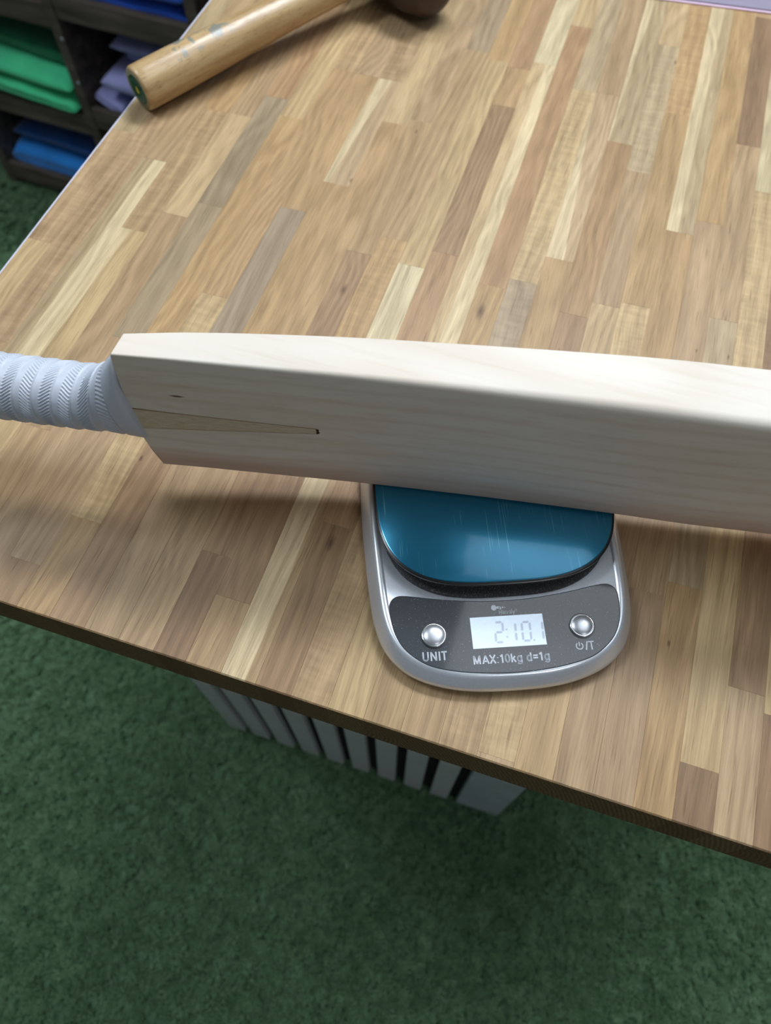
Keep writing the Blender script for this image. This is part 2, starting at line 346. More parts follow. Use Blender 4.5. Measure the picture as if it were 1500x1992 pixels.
def make_turf():
    # one tuft mesh instanced over the ground by geometry nodes; pile nobody could count
    variants = []
    random.seed(3)
    vs, fs = [], []
    for k in range(9):
        a = random.uniform(0, 2 * PI); r = random.uniform(0, 0.0035)
        bx, by = r * math.cos(a), r * math.sin(a)
        d = random.uniform(0, 2 * PI); h = random.uniform(0.006, 0.012); lean = random.uniform(0.003, 0.010)
        wdt = 0.0009; px, py = -math.sin(d) * wdt, math.cos(d) * wdt
        n0 = len(vs)
        for t_, kk in ((0, 1.0), (0.55, 0.9), (1.0, 0.25)):
            cx = bx + math.cos(d) * lean * t_ * t_; cy = by + math.sin(d) * lean * t_ * t_; cz = h * (t_ - 0.25 * t_ * t_)
            vs += [(cx - px * kk, cy - py * kk, cz), (cx + px * kk, cy + py * kk, cz)]
        fs += [(n0, n0 + 1, n0 + 3, n0 + 2), (n0 + 2, n0 + 3, n0 + 5, n0 + 4)]
    me = bpy.data.meshes.new('turf_tuft'); me.from_pydata(vs, [], fs); me.materials.append(M_turf)
    # the pile covers the whole floor
    pts = [(RX0 + .01, RY0 + .01, 0), (RX1 - .01, RY0 + .01, 0), (RX1 - .01, RY1 - .01, 0), (RX0 + .01, RY1 - .01, 0)]
    o = mesh_obj('turf_pile', pts, [(0, 1, 2, 3)], M_turf)
    o.location = (0, 0, FZ)
    tuft = bpy.data.node_groups.new('turf_nodes', 'GeometryNodeTree')
    tuft.interface.new_socket('Geometry', in_out='INPUT', socket_type='NodeSocketGeometry')
    tuft.interface.new_socket('Geometry', in_out='OUTPUT', socket_type='NodeSocketGeometry')
    N = tuft.nodes; L = tuft.links
    gi = N.new('NodeGroupInput'); go = N.new('NodeGroupOutput')
    tri = N.new('GeometryNodeTriangulate'); L.new(gi.outputs[0], tri.inputs[0])
    dp = N.new('GeometryNodeDistributePointsOnFaces'); dp.inputs['Density'].default_value = 24000
    L.new(tri.outputs[0], dp.inputs['Mesh'])
    io = N.new('GeometryNodeInstanceOnPoints'); L.new(dp.outputs['Points'], io.inputs['Points'])
    tobj = bpy.data.objects.new('turf_tuft_source', me)
    oi = N.new('GeometryNodeObjectInfo'); oi.inputs['Object'].default_value = tobj
    L.new(oi.outputs['Geometry'], io.inputs['Instance'])
    rv = N.new('FunctionNodeRandomValue'); rv.data_type = 'FLOAT_VECTOR'; rv.inputs[0].default_value = (-0.25, -0.25, 0); rv.inputs[1].default_value = (0.25, 0.25, 6.283)
    L.new(rv.outputs[0], io.inputs['Rotation'])
    rs = N.new('FunctionNodeRandomValue'); rs.data_type = 'FLOAT'; rs.inputs[2].default_value = 0.8; rs.inputs[3].default_value = 1.5
    L.new(rs.outputs[1], io.inputs['Scale'])
    L.new(io.outputs[0], go.inputs[0])
    md = o.modifiers.new('turf', 'NODES'); md.node_group = tuft
    tag(o, 'short dark green artificial turf pile covering the floor', 'turf', kind='stuff')
make_turf()

# ------------------------------------------------------------------ worktop of glued oak staves
K = [-.4248, -.4035, -.3815, -.3585, -.3345, -.3115, -.2885, -.2665, -.244, -.2205, -.1975, -.1745, -.1537, -.131, -.1095, -.0873, -.065, -.0435, -.0215, .0005,
     .0224, .0433, .0652, .087, .1088, .1298, .1508, .1716, .1928, .2142, .2356, .257, .2785, .30, .3215, .343]
Y0, Y1 = .089, 1.12
PAL = dict(m=rgb(181, 150, 108), n=rgb(177, 147, 108), w=rgb(184, 150, 104), d=rgb(162, 130, 93), D=rgb(150, 119, 86), l=rgb(194, 165, 119),
           s=rgb(206, 187, 144), g=rgb(167, 145, 112), G=rgb(158, 138, 108), p=rgb(185, 156, 117), r=rgb(173, 138, 98), k=rgb(181, 157, 118))
# column: [(y_end, tone[, sap_x, sap_k, sap_s]), ...] from the front edge backwards
SEG = {
 0: [(.19, 'm'), (.372, 'l'), (.517, 'n'), (.75, 'k'), (1.12, 'l')],
 1: [(.27, 'n'), (.56, 'n'), (.83, 'm'), (1.12, 'l')],
 2: [(.16, 'm'), (.49, 'k', -.001, .01, 1), (.78, 'n'), (1.12, 'w')],
 3: [(.13, 'n'), (.406, 'l', -.006, .02, -1), (.569, 'm'), (.80, 'w'), (1.12, 'n')],
 4: [(.21, 'm'), (.432, 'n'), (.569, 'l'), (.745, 'n'), (1.12, 'm')],
 5: [(.10, 'n'), (.30, 'n'), (.452, 'g'), (.603, 'G'), (.90, 'r'), (1.12, 'm')],
 6: [(.118, 'd'), (.28, 'n'), (.58, 'w'), (.79, 'l'), (1.12, 'n')],
 7: [(.156, 'w'), (.36, 'l'), (.661, 'w'), (.86, 'm'), (1.12, 'n')],
 8: [(.25, 'd'), (.468, 'G'), (.66, 'w'), (.86, 'n'), (1.12, 'm')],
 9: [(.27, 'n'), (.508, 'w'), (.66, 'p', -.003, .06, -1), (.88, 'n'), (1.12, 'l')],
 10: [(.28, 'n'), (.60, 'w'), (.82, 'l'), (1.12, 'm')],
 11: [(.159, 'D'), (.437, 'd'), (.61, 'm'), (.83, 'n'), (1.12, 'g')],
 12: [(.134, 'm'), (.27, 'd'), (.46, 'w'), (.729, 'm'), (.95, 'g'), (1.12, 'm')],
 13: [(.27, 'm', .0045, 0, -1), (.436, 's'), (.72, 'l'), (1.12, 'w')],
 14: [(.201, 'd'), (.457, 'r'), (.654, 'd'), (.714, 'w'), (.93, 'r'), (1.12, 'l')],
 15: [(.25, 'm'), (.728, 'l', -.001, .008, 1), (.99, 's'), (1.12, 'm')],
 16: [(.19, 'l'), (.434, 'w'), (.80, 'r'), (1.12, 'l')],
 17: [(.16, 'm'), (.446, 'g'), (.699, 'l'), (.94, 'k'), (1.12, 'w')],
 18: [(.30, 'm'), (.478, 'w'), (.70, 'p', -.004, -.06, -1), (.95, 'n'), (1.12, 'm')],
 19: [(.26, 'm'), (.424, 'd'), (.634, 'r'), (.96, 'k', -.005, .03, -1), (1.12, 'w')],
 20: [(.0925, 'p'), (.31, 'l'), (.441, 'l'), (.60, 'n'), (.794, 'k'), (1.12, 'l')],
 21: [(.24, 'm'), (.448, 'l'), (.69, 'w'), (.87, 'w'), (1.12, 'm')],
 22: [(.28, 'n'), (.537, 'w'), (.90, 'k', 0, .01, -1), (1.12, 'n')],
 23: [(.216, 'n'), (.556, 'n'), (.88, 'w'), (1.12, 'w')],
 24: [(.227, 'w'), (.453, 'k'), (.664, 'n'), (.87, 'D'), (1.12, 'm')],
 25: [(.121, 'D'), (.33, 'l'), (.607, 'l'), (.90, 's'), (1.12, 'm')],
 26: [(.172, 'p'), (.40, 'd'), (.62, 'D'), (.85, 'l'), (1.12, 'm')],
 27: [(.162, 'D'), (.39, 'l'), (.62, 'm'), (.9, 'n'), (1.12, 'm')],
}
KNOT = {(11, 3): (-.1580, .440, .0000)}
knots = [(-.1630, .3957, .0048), (-.1985, .5160, .0026), (-.0565, .4060, .0060), (.0420, .7680, .0028), (.0935, .4180, .0022), (.1035, .4170, .0018), (.1265, .4180, .0016),
         (-.1640, .5950, .0022), (-.0985, .188, .0045), (.1145, .187, .0018), (-.2420, .209, .0018)]
top = empty('oak_worktop', (-.04, .60, -.04))
tag(top, 'oak butcher block worktop of glued staves in mixed tan and cream tones', 'worktop')
random.seed(11)
ns = 0
for c in range(len(K) - 1):
    segs = SEG.get(c)
    if segs is None:
        segs = []; y = Y0 + random.uniform(.05, .3)
        while y < Y1 - .08: segs.append((y, random.choice('mnwldkpr'))); y += random.uniform(.15, .38)
        segs.append((Y1, random.choice('mnwld')))
    ya = Y0
    for s in segs:
        yb = s[0]; x0, x1 = K[c], K[c + 1]; g = 0.000015
        cx, cy = (x0 + x1) / 2, (ya + yb) / 2
        dz = random.uniform(-0.00006, 0.00006)
        vv, ff = box_data(x0 - cx + g, x1 - cx - g, ya - cy + g, yb - cy - g, -.02, .02 + dz, 0.00006)
        if ya == Y0:      # slightly worn, wider chamfer at the front edge
            for i in (4, 5): vv[i] = (vv[i][0], vv[i][1], vv[i][2] - .0008)
            for i in (8, 9): vv[i] = (vv[i][0], vv[i][1] + .0008, vv[i][2])
        o = mesh_obj('stave', vv, ff, None, top, mats=[M_oak, M_end], fm=[0, 0, 1, 0, 1, 0, 0, 0, 0, 0])
        o.location = (cx - top.location.x, cy - top.location.y, .02)
        b = PAL[s[1]]; kk = random.uniform(.96, 1.04)
        kk *= .83; o.color = (b[0] * kk, b[1] * kk * random.uniform(.99, 1.01), b[2] * kk * 1.05 * random.uniform(.97, 1.03), 1)
        o['sap'] = 1.0 if len(s) > 2 else 0.0
        o['sap_x'], o['sap_k'], o['sap_s'] = (float(s[2]), float(s[3]), float(s[4])) if len(s) > 2 else (0.0, 0.0, 1.0)
        o['knot'] = 0.0; o['knot_x'] = 0.0; o['knot_y'] = 0.0
        for (kx, ky, kr) in knots:
            if x0 < kx < x1 and ya < ky < yb: o['knot'] = kr; o['knot_x'] = kx - cx; o['knot_y'] = ky - cy
        ya = yb; ns += 1
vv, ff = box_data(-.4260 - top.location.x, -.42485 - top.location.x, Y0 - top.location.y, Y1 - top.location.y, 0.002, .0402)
tr = mesh_obj('edge_highlight_strip', vv, ff, M_highlight, top); tr['label'] = 'thin white strip standing in for the highlight on the left edge'  # added strip, paints the bright highlight of the worktop edge

# ------------------------------------------------------------------ counter base with slatted front
YF = .1765
base = empty('slatted_counter_base', (-.10, YF + .25, FZ))
tag(base, 'counter base below the worktop faced with pale vertical slats on black', 'counter')
def inb(o): o.location = (-base.location.x, -base.location.y, -base.location.z); return o
inb(bevel_box('carcass', -.318, .113, YF + .018, .95, FZ, -.041, 0, M_slatback, base))
inb(bevel_box('backing_panel', -.320, .0495, YF + .009, YF + .0175, FZ, -.0405, 0, M_slatback, base))
sl = bevel_box('slat', -.0134, .0134, -.0045, .0045, 0, TZ - .041, .0012, M_slat)
for i in range(9):
    o = sl if i == 0 else sl.copy()
    if i: C.objects.link(o)
    o.parent = base; o.location = (-.3058 + .0410 * i - base.location.x, YF + .0045 - base.location.y, 0)
inb(bevel_box('corner_board', .0500, .1140, YF, YF + .0175, FZ, -.0405, .0012, M_post, base))
inb(bevel_box('side_panel', .1132, .1250, YF + .0185, .95, FZ, -.0405, .001, M_post, base)).location.x -= 0.0

# ------------------------------------------------------------------ cricket bat, standing on its edge on the scale
FX = [-.2125, -.152, -.08, -.01, .066, .111, .155, .22, .30, .345]
FY = [.1950, .2065, .2205, .2325, .2445, .2507, .2590, .2675, .2750, .2760]
EX = [-.2125, -.17, -.13, -.09, -.04, .006, .058, .108, .20, .28, .345]
ET = [.0150, .0205, .0240, .0265, .0292, .0320, .0350, .0362, .0360, .0290, .0180]
ZL, ZH = .0296, .1340
bat = empty('cricket_bat', (0.06, .26, ZL))
tag(bat, 'unmarked pale willow cricket bat with white grip standing on its edge on the kitchen scale', 'cricket bat')
def to_bat(o): o.location = (-bat.location.x, -bat.location.y, -bat.location.z); return o
def smooth_lerp(xs, ys, x):
    # average of a few lerps to take the kinks out
    return sum(lerp(xs, ys, x + d) for d in (-.02, -.01, 0, .01, .02)) / 5
def blade():
    vs, fs = [], []
    N = 120; xa, xb = -.2125, .345
    for i in range(N + 1):
        x = xa + (xb - xa) * i / N
        fy = smooth_lerp(FX, FY, x); e = smooth_lerp(EX, ET, x)
        zl, zh = ZL, ZH
        # toe rounding
        tt = max(0, (x - .325) / .02); sh = .018 * (1 - math.sqrt(max(0, 1 - tt * tt))) if tt > 0 else 0
        zl += sh; zh -= sh
        sp = e + .026 * min(1, max(0, (x + .19) / .08)) * (1 - .55 * max(0, (x - .2) / .15))
        rf = .0012 + .0042 * min(1, max(0, (x + .19) / .25))        # arris radius, softer towards the toe
        rb = .0012
        zc = (zl + zh) / 2; hh = (zh - zl) / 2
        prof = []
        # face, bottom to top, very slightly crowned
        def arc(cy, cz, r, a0, a1, n):
            for k in range(n + 1):
                a = a0 + (a1 - a0) * k / n; prof.append((cy + r * math.cos(a), cz + r * math.sin(a)))
        arc(fy + rf * .7, zl + rf * .7, rf * .7, 1.5 * PI, PI, 4)
        for k in range(1, 8):
            z = zl + rf + (zh - zl - 2 * rf) * k / 8; prof.append((fy - .0006 * math.sin(PI * k / 8), z))
        arc(fy + rf, zh - rf, rf, PI, PI / 2, 6)
        arc(fy + e - rb, zh - rb, rb, PI / 2, 0, 3)
        for k in range(1, 10):
            q = k / 10; z = zh - rb + (zl - zh + 2 * rb) * q
            prof.append((fy + e + (sp - e) * (math.sin(PI * q) ** 1.4), z))
        arc(fy + e - rb, zl + rb, rb, 0, -PI / 2, 3)
        # squared shoulder, its lower corner cut a little
        n0 = len(vs)
        for (y, z) in prof:
            xx = x
            d = (z - zc) / hh; fade = max(0.0, 1 - (x - xa) / .03)
            xx = x + fade * (.0012 - .0055 * max(0, 1 - abs(d + .15) / .85) + .0018 * max(0, abs(d) - .9) * 10)
            vs.append((xx, y, z))
        n = len(prof)
        if i:
            m0 = n0 - n
            fs += [(m0 + k, m0 + (k + 1) % n, n0 + (k + 1) % n, n0 + k) for k in range(n)]
    fs.append(tuple(range(n))); last = len(vs) - n; fs.append(tuple(last + k for k in reversed(range(n))))
    # flip so normals point outward
    fs = [tuple(reversed(q)) for q in fs]
    o = mesh_obj('blade', vs, fs, M_willow, bat, smooth=True, angle=35); return to_bat(o)
blade()
def plate(name, pts, mat, off=.00012, thick=.0008):
    """thin inlay following the face: pts are (x, z)"""
    import itertools
    vs, fs = [], []
    n = len(pts)
    for o_ in (off, off - thick):
        for (x, z) in pts: 
            q = (z - ZL) / (ZH - ZL); vs.append((x, smooth_lerp(FX, FY, x) - .0006 * math.sin(PI * q) - o_, z))
    fs.append(tuple(range(n))); fs.append(tuple(reversed(range(n, 2 * n))))
    for k in range(n): fs.append((k, (k + 1) % n, n + (k + 1) % n, n + k))
    return to_bat(mesh_obj(name, vs, fs, mat, bat))
# V-shaped splice of the cane handle, tip towards the toe
nn = 24; up = []; dn = []
for k in range(nn + 1):
    t_ = k / nn; x = -.216 + (.216 - .1105) * t_
    up.append((x, .0875 + (.0855 - .0875) * t_)); dn.append((x, .0690 + (.0812 - .0690) * t_))
# build as quads strip for a clean surface
def strip(name, a, b, mat, off=.00010):
    vs, fs = [], []
    for (x, z1), (x2, z2) in zip(a, b):
        for (xx, z) in ((x, z1), (x2, z2)):
            q = (z - ZL) / (ZH - ZL); y = smooth_lerp(FX, FY, xx) - .0006 * math.sin(PI * q)
            vs.append((xx, y - off, z)); vs.append((xx, y + .0012, z))
    for k in range(len(a) - 1):
        i = 4 * k; j = i + 4
        fs += [(i, i + 2, j + 2, j), (i + 1, j + 1, j + 3, i + 3), (i, j, j + 1, i + 1), (i + 2, i + 3, j + 3, j + 2)]
    fs += [(0, 1, 3, 2), (4 * (len(a) - 1), 4 * (len(a) - 1) + 2, 4 * (len(a) - 1) + 3, 4 * (len(a) - 1) + 1)]
    return to_bat(mesh_obj(name, vs, fs, mat, bat))
gl_ = strip('glue_line', [(x, z + .0005) for x, z in up] + [(-.1098, .0860)], [(x, z - .0005) for x, z in dn] + [(-.1098, .0807)], M_glue, .00006); gl_['label'] = 'thin brown glue line around the cane wedge'
spl = strip('splice', up, dn, M_cane); spl['label'] = 'tapering wedge of darker cane let into the bat face'
plate('splice_notch', [(-.1105, .0812), (-.1095, .0812), (-.1085, .0820), (-.1090, .0835), (-.1088, .0855), (-.1105, .0853), (-.1098, .0835)], M_notch, .0002)

# handle core under the grip
def grip():
    ax = lambda x: .1990 + .160 * (x + .229) + .0012 * max(0, 1 + (x + .2128) / .03)         # y of the handle axis
    zc0 = .0835
    NT = 440; L = .290; xr = -.2128
    us = []; u = 0.0
    while u < .100: us.append(u); u += .00042
    while u < L: us.append(u); u += .003
    us.append(L)
    seg = .0108
    vs = []
    for u in us:
        fl_ = max(0.0, 1 - u / .034); fl_ = fl_ ** 1.9
        rz = .0186 + .0192 * fl_; ry = .0186 - .0058 * fl_
        zc = zc0 + .0055 * fl_
        lean = .55 * max(0.0, 1 - u / .05)           # rings near the blade lean with the shoulder
        for k in range(NT):
            th = 2 * PI * k / NT
            # rim follows the shoulder: lower front edge reaches further over the face
            x = xr - u
            zz = math.sin(th); yy = math.cos(th)
            wr = .0016 * math.sin(2 * th + .6) * fl_
            d = 0.0
            su = (u - .0078) + .0035 * max(0, 1 - u / .05) * zz
            if u > .0078:
                q = (su % seg) / seg; idx = int(su // seg)
                d += .0009 * (1 - q) if q > .06 else .0009 * q / .06
                if .06 < q < .62 and u < .1:
                    env = min(1, (q - .06) / .04, (.62 - q) / .04)
                    sgn = 1 if idx % 2 == 0 else -1
                    ph = th * 60 + sgn * su * 2 * PI / .0026
                    rr = .5 + .5 * math.sin(ph)
                    d += env * (.00075 * rr - .00055)
            else:
                d += .0015 * math.sqrt(max(0, 1 - ((.0078 - u) / .0078) ** 6)) - .0005
            ryy = ry + d; rzz = rz + d
            y = ax(x) + ryy * yy; z = zc + rzz * zz
            vs.append((x + wr, y, z))
    n = NT; m = len(us)
    fs = []
    for i in range(m - 1):
        a = i * n; b = a + n
        fs += [(a + k, b + k, b + (k + 1) % n, a + (k + 1) % n) for k in range(n)]
    # close both ends
    c0 = len(vs); vs.append((xr - .0005, ax(xr), zc0 + .0055)); c1 = len(vs); vs.append((xr - L - .002, ax(xr - L), zc0))
    fs += [(c0, k, (k + 1) % n) for k in range(n)]
    la = (m - 1) * n
    fs += [(c1, la + (k + 1) % n, la + k) for k in range(n)]
    fs = [tuple(reversed(q)) for q in fs]
    o = mesh_obj('grip', vs, fs, M_rubber, bat, smooth=True)
    o['label'] = 'white ribbed rubber grip'
    return to_bat(o)
grip()

# ------------------------------------------------------------------ kitchen scale (local frame: x right, y away, origin at the printed line)
SA = math.radians(21.5)
scale = empty('kitchen_scale', (.0273, .1445, 0), SA)
tag(scale, 'silver digital kitchen scale with teal glass platform under the cricket bat', 'kitchen scale')
def catmull(pts, n=8):
    out = []; m = len(pts)
    for i in range(m):
        p0, p1, p2, p3 = (Vector(pts[(i + j - 1) % m]) for j in range(4))
        for k in range(n):
            t = k / n
            out.append(0.5 * ((2 * p1) + (-p0 + p2) * t + (2 * p0 - 5 * p1 + 4 * p2 - p3) * t * t + (-p0 + 3 * p1 - 3 * p2 + p3) * t ** 3))
    return [(q.x, q.y) for q in out]
BL = .196  # far end of the body
half = [(0, -.0160), (.022, -.0152), (.040, -.0118), (.055, -.0058), (.0655, .0025), (.0725, .0135), (.0765, .0270), (.0785, .045), (.0800, .075), (.0806, .105), (.0796, .135), (.0765, .160), (.0690, .178), (.055, .1885), (.030, .1935)]
outline = half + [(0, .1945)] + [(-x, y) for x, y in reversed(half[1:])]
OUT = catmull(outline, 6)
def ring_off(pts, d):
    """offset a closed ccw outline inwards by d"""
    n = len(pts); r = []
    for i in range(n):
        a = Vector(pts[i - 1]); b = Vector(pts[(i + 1) % n]); t = (b - a).normalized(); nrm = Vector((-t.y, t.x)); q = Vector(pts[i]) + nrm * d
        r.append((q.x, q.y))
    return r
def ztop(y):   # upper skin slopes up slightly towards the back
    return .0150 + .0025 * min(1, max(0, (y + .016) / .06))
def loft(name, rings, mat, parent, cap=True, capb=True, smooth=True, angle=40):
    vs = []; fs = []; n = len(rings[0])
    for r in rings: vs += r
    for i in range(len(rings) - 1):
        a = i * n; b = a + n; fs += [(a + k, a + (k + 1) % n, b + (k + 1) % n, b + k) for k in range(n)]
    if cap: la = (len(rings) - 1) * n; fs.append(tuple(la + k for k in range(n)))
    if capb: fs.append(tuple(reversed(range(n))))
    return mesh_obj(name, vs, fs, mat, parent, smooth=smooth, angle=angle)
def R3(pts, z): return [(x, y, z(y) if callable(z) else z) for x, y in pts]
# underside / foot band, coloured with the tan reflection of the table
loft('underside', [R3(ring_off(OUT, .004), 0.0008), R3(ring_off(OUT, .0014), .0012), R3(ring_off(OUT, .0010), .0040)], M_base, scale)
for sx in (-1, 1):
    for yy in (.012, .165):
        bm = bmesh.new(); bmesh.ops.create_cone(bm, segments=20, radius1=.006, radius2=.0065, depth=.001, cap_ends=True); bmesh.ops.translate(bm, verts=bm.verts, vec=(sx * .05, yy, .0005))
        me = bpy.data.meshes.new('foot'); bm.to_mesh(me); bm.free(); me.materials.append(M_black)
        o = bpy.data.objects.new('foot', me); C.objects.link(o); o.parent = scale
# silver shell: bevelled flank then a rounded rim and the top skin
rings = [R3(ring_off(OUT, .0012), .0040), R3(ring_off(OUT, .0001), .0048), R3(OUT, .0070), R3(ring_off(OUT, .0012), .0088)]
def zr(k): return lambda y: ztop(y) - k
rings += [R3(ring_off(OUT, .0050), zr(.0016)), R3(ring_off(OUT, .0060), zr(.0006)), R3(ring_off(OUT, .0072), zr(0)), R3(ring_off(OUT, .0092), zr(0)), R3(ring_off(OUT, .0098), zr(.0005)), R3(ring_off(OUT, .0106), zr(.0008))]
loft('shell', rings, M_silver, scale, cap=True, capb=False, angle=60)
# sunken satin deck lies a little below the rim and carries panel, recess and platform
# dusty recess around the platform (ring, widened towards the front)
PC = (0.0006, .1095)
def sq(a, b, n, cnt=96, cx=PC[0], cy=PC[1]):
    r = []
    for k in range(cnt):
        t = 2 * PI * k / cnt; c, s = math.cos(t), math.sin(t)
        r.append((cx + a * math.copysign(abs(c) ** (2 / n), c), cy + b * math.copysign(abs(s) ** (2 / n), s)))
    return r
PL = sq(.0715, .0680, 3.1)
rec = loft('recess', [R3(sq(.0715, .0725, 3.0), .0160), R3(sq(.0710, .0720, 3.0), .0172), R3(sq(.066, .066, 3.1), .0166)], M_recess, scale)
# control panel
pan = [(-.0672, .0345), (-.0655, .0388), (-.0610, .0408), (-.052, .0398), (-.0378, .0373), (-.0182, .0350), (0, .0343), (.0182, .0350), (.0378, .0373), (.052, .0398), (.0610, .0408), (.0655, .0388), (.0672, .0345),
       (.0668, .0255), (.0648, .0170), (.0605, .0090), (.0530, .0020), (.0440, -.0028), (.0300, -.0062), (.0150, -.0080), (0, -.0086), (-.0150, -.0080), (-.0300, -.0062), (-.0440, -.0028), (-.0530, .0020), (-.0605, .0090), (-.0648, .0170), (-.0668, .0255)]
PAN = catmull([p for p in reversed(pan)], 5)
PAN = PAN if sum((PAN[i][0] * PAN[(i + 1) % len(PAN)][1] - PAN[(i + 1) % len(PAN)][0] * PAN[i][1]) for i in range(len(PAN))) > 0 else PAN[::-1]
zp = lambda y: ztop(y) + .0001
loft('control_panel', [R3(PAN, zr(.0015)), R3(PAN, zr(-.0001)), R3(ring_off(PAN, .0005), zr(-.0004))], M_panel, scale, angle=30)
ZPAN = .0178
zpt = lambda y: ztop(y) + .0004
# platform: black lower tray, glass on top
PT = .0289
plat = loft('platform_rim', [R3(sq(.0690, .0655, 3.0), .0180), R3(sq(.0700, .0665, 3.05), .0245), R3(sq(.0728, .0693, 3.1), .0262), R3(sq(.0730, .0695, 3.1), PT - .0006), R3(sq(.0722, .0687, 3.1), PT - .0001)], M_black, scale)
loft('glass_plate', [R3(sq(.0716, .0681, 3.1), PT - .0004), R3(sq(.0716, .0681, 3.1), PT + .0003), R3(sq(.0710, .0675, 3.1), PT + .0006)], M_teal, scale).data.polygons[-1].use_smooth = False
# LCD window with bezel
def flatbox(name, x0, x1, y0, y1, lift, th, mat, parent, skew=0.0):
    vs = []
    for z_ in (lift - th, lift):
        for (x, y) in ((x0, y0), (x1, y0), (x1, y1), (x0, y1)): vs.append((x + skew * (y - y0), y, zpt(y) + z_))
    return mesh_obj(name, vs, [(3, 2, 1, 0), (4, 5, 6, 7), (0, 1, 5, 4), (1, 2, 6, 5), (2, 3, 7, 6), (3, 0, 4, 7)], mat, parent)
lcd = flatbox('display', -.0213, .0209, .0064, .0248, .00012, .0004, M_lcd, scale); lcd['label'] = 'pale blue LCD window reading 2:10.1'
# seven segment digits, faint
def seg_digit(x0, y0, wd, ht, on):
    t = .0013; g = .0003; h2 = ht / 2; polys = []
    def hbar(y): return [(x0 + g, y), (x0 + g + t / 2, y + t / 2), (x0 + wd - g - t / 2, y + t / 2), (x0 + wd - g, y), (x0 + wd - g - t / 2, y - t / 2), (x0 + g + t / 2, y - t / 2)]
    def vbar(x, ya, yb): return [(x, ya + g), (x + t / 2, ya + g + t / 2), (x + t / 2, yb - g - t / 2), (x, yb - g), (x - t / 2, yb - g - t / 2), (x - t / 2, ya + g + t / 2)]
    S = dict(a=hbar(y0 + ht), g=hbar(y0 + h2), d=hbar(y0), f=vbar(x0, y0 + h2, y0 + ht), b=vbar(x0 + wd, y0 + h2, y0 + ht), e=vbar(x0, y0, y0 + h2), c=vbar(x0 + wd, y0, y0 + h2))
    return [S[k] for k in on]
polys = []
polys += seg_digit(-.0078, .0093, .0045, .0118, 'abged')
polys += seg_digit(.0000, .0093, .0040, .0110, 'bc')
polys += seg_digit(.0078, .0093, .0046, .0110, 'abcdef')
polys += seg_digit(.0156, .0093, .0040, .0110, 'bc')
for (x, y) in ((-.0012, .0122), (-.0012, .0166), (.0141, .0093)): polys.append([(x - .0005, y - .0005), (x + .0005, y - .0005), (x + .0005, y + .0005), (x - .0005, y + .0005)])
vs, fs = [], []
for p in polys:
    n0 = len(vs); vs += [(x + .04 * (y - .009), y, zpt(y) + .00018) for x, y in p]
    ar = sum(p[i][0] * p[(i + 1) % len(p)][1] - p[(i + 1) % len(p)][0] * p[i][1] for i in range(len(p)))
    idx = [n0 + i for i in range(len(p))]; fs.append(tuple(idx if ar > 0 else idx[::-1]))
dg = mesh_obj('digits', vs, fs, M_seg, lcd); dg['label'] = 'faint grey digits 2:10.1'
def arc_pts(cx, cy, rx, ry, a0, a1, n=14):
    return [(cx + rx * math.cos(math.radians(a0 + (a1 - a0) * k / n)), cy + ry * math.sin(math.radians(a0 + (a1 - a0) * k / n))) for k in range(n + 1)]
# glyph = (advance, strokes); cap height 1, x height .73, stroke centre lines
GL = {
 'U': (.86, [[(.10, 1), (.10, .34)] + arc_pts(.36, .34, .26, .27, 180, 360) + [(.62, 1)]]),
 'N': (.88, [[(.10, .0), (.10, 1)], [(.10, .98), (.64, .02)], [(.64, 0), (.64, 1)]]),
 'I': (.34, [[(.12, 0), (.12, 1)]]),
 'T': (.74, [[(.0, .93), (.62, .93)], [(.31, .93), (.31, 0)]]),
 'M': (1.02, [[(.10, 0), (.10, 1)], [(.12, .96), (.42, .04)], [(.42, .04), (.72, .96)], [(.74, 1), (.74, 0)]]),
 'A': (.82, [[(.04, 0), (.37, .98)], [(.37, .98), (.70, 0)], [(.16, .30), (.58, .30)]]),
 'X': (.80, [[(.05, 0), (.65, 1)], [(.05, 1), (.65, 0)]]),
 ':': (.34, [[(.12, .04), (.12, .12)], [(.12, .60), (.12, .68)]]),
 '1': (.58, [[(.08, .74), (.30, .92)], [(.30, 1), (.30, 0)]]),
 '0': (.68, [arc_pts(.29, .5, .22, .44, 0, 360, 26)]),
 'k': (.66, [[(.09, 0), (.09, 1)], [(.10, .28), (.48, .70)], [(.24, .44), (.52, 0)]]),
 'g': (.72, [arc_pts(.30, .36, .21, .30, 0, 360, 22), [(.52, .72), (.52, -.02)] + arc_pts(.30, -.04, .22, .18, 0, -150, 10)]),
 'd': (.72, [arc_pts(.30, .36, .21, .30, 0, 360, 22), [(.52, 1), (.52, 0)]]),
 '=': (.70, [[(.06, .36), (.58, .36)], [(.06, .64), (.58, .64)]]),
 '/': (.38, [[(.02, 0), (.26, 1)]]), ' ': (.36, []),
 'H': (.84, [[(.08, 0), (.08, 1)], [(.60, 0), (.60, 1)], [(.08, .5), (.60, .5)]]),
 'i': (.26, [[(.09, 0), (.09, .68)], [(.09, .88), (.09, .94)]]),
 'm': (.98, [[(.08, 0), (.08, .70)], [(.08, .45)] + arc_pts(.24, .48, .16, .19, 180, 0, 10) + [(.40, 0)], [(.40, .45)] + arc_pts(.58, .48, .18, .19, 180, 0, 10) + [(.76, 0)]]),
 'a': (.66, [arc_pts(.27, .34, .20, .29, 0, 360, 20), [(.48, .68), (.48, 0)]]),
 'l': (.26, [[(.09, 0), (.09, 1)]]),
 'y': (.62, [[(.04, .70), (.27, .05)], [(.50, .70), (.20, -.24)]]),
 'R': (.0, [arc_pts(.24, .80, .22, .26, 0, 360, 22), [(.17, .66), (.17, .94)], [(.17, .92), (.30, .88), (.28, .80), (.17, .78)], [(.22, .78), (.31, .66)]]),
}
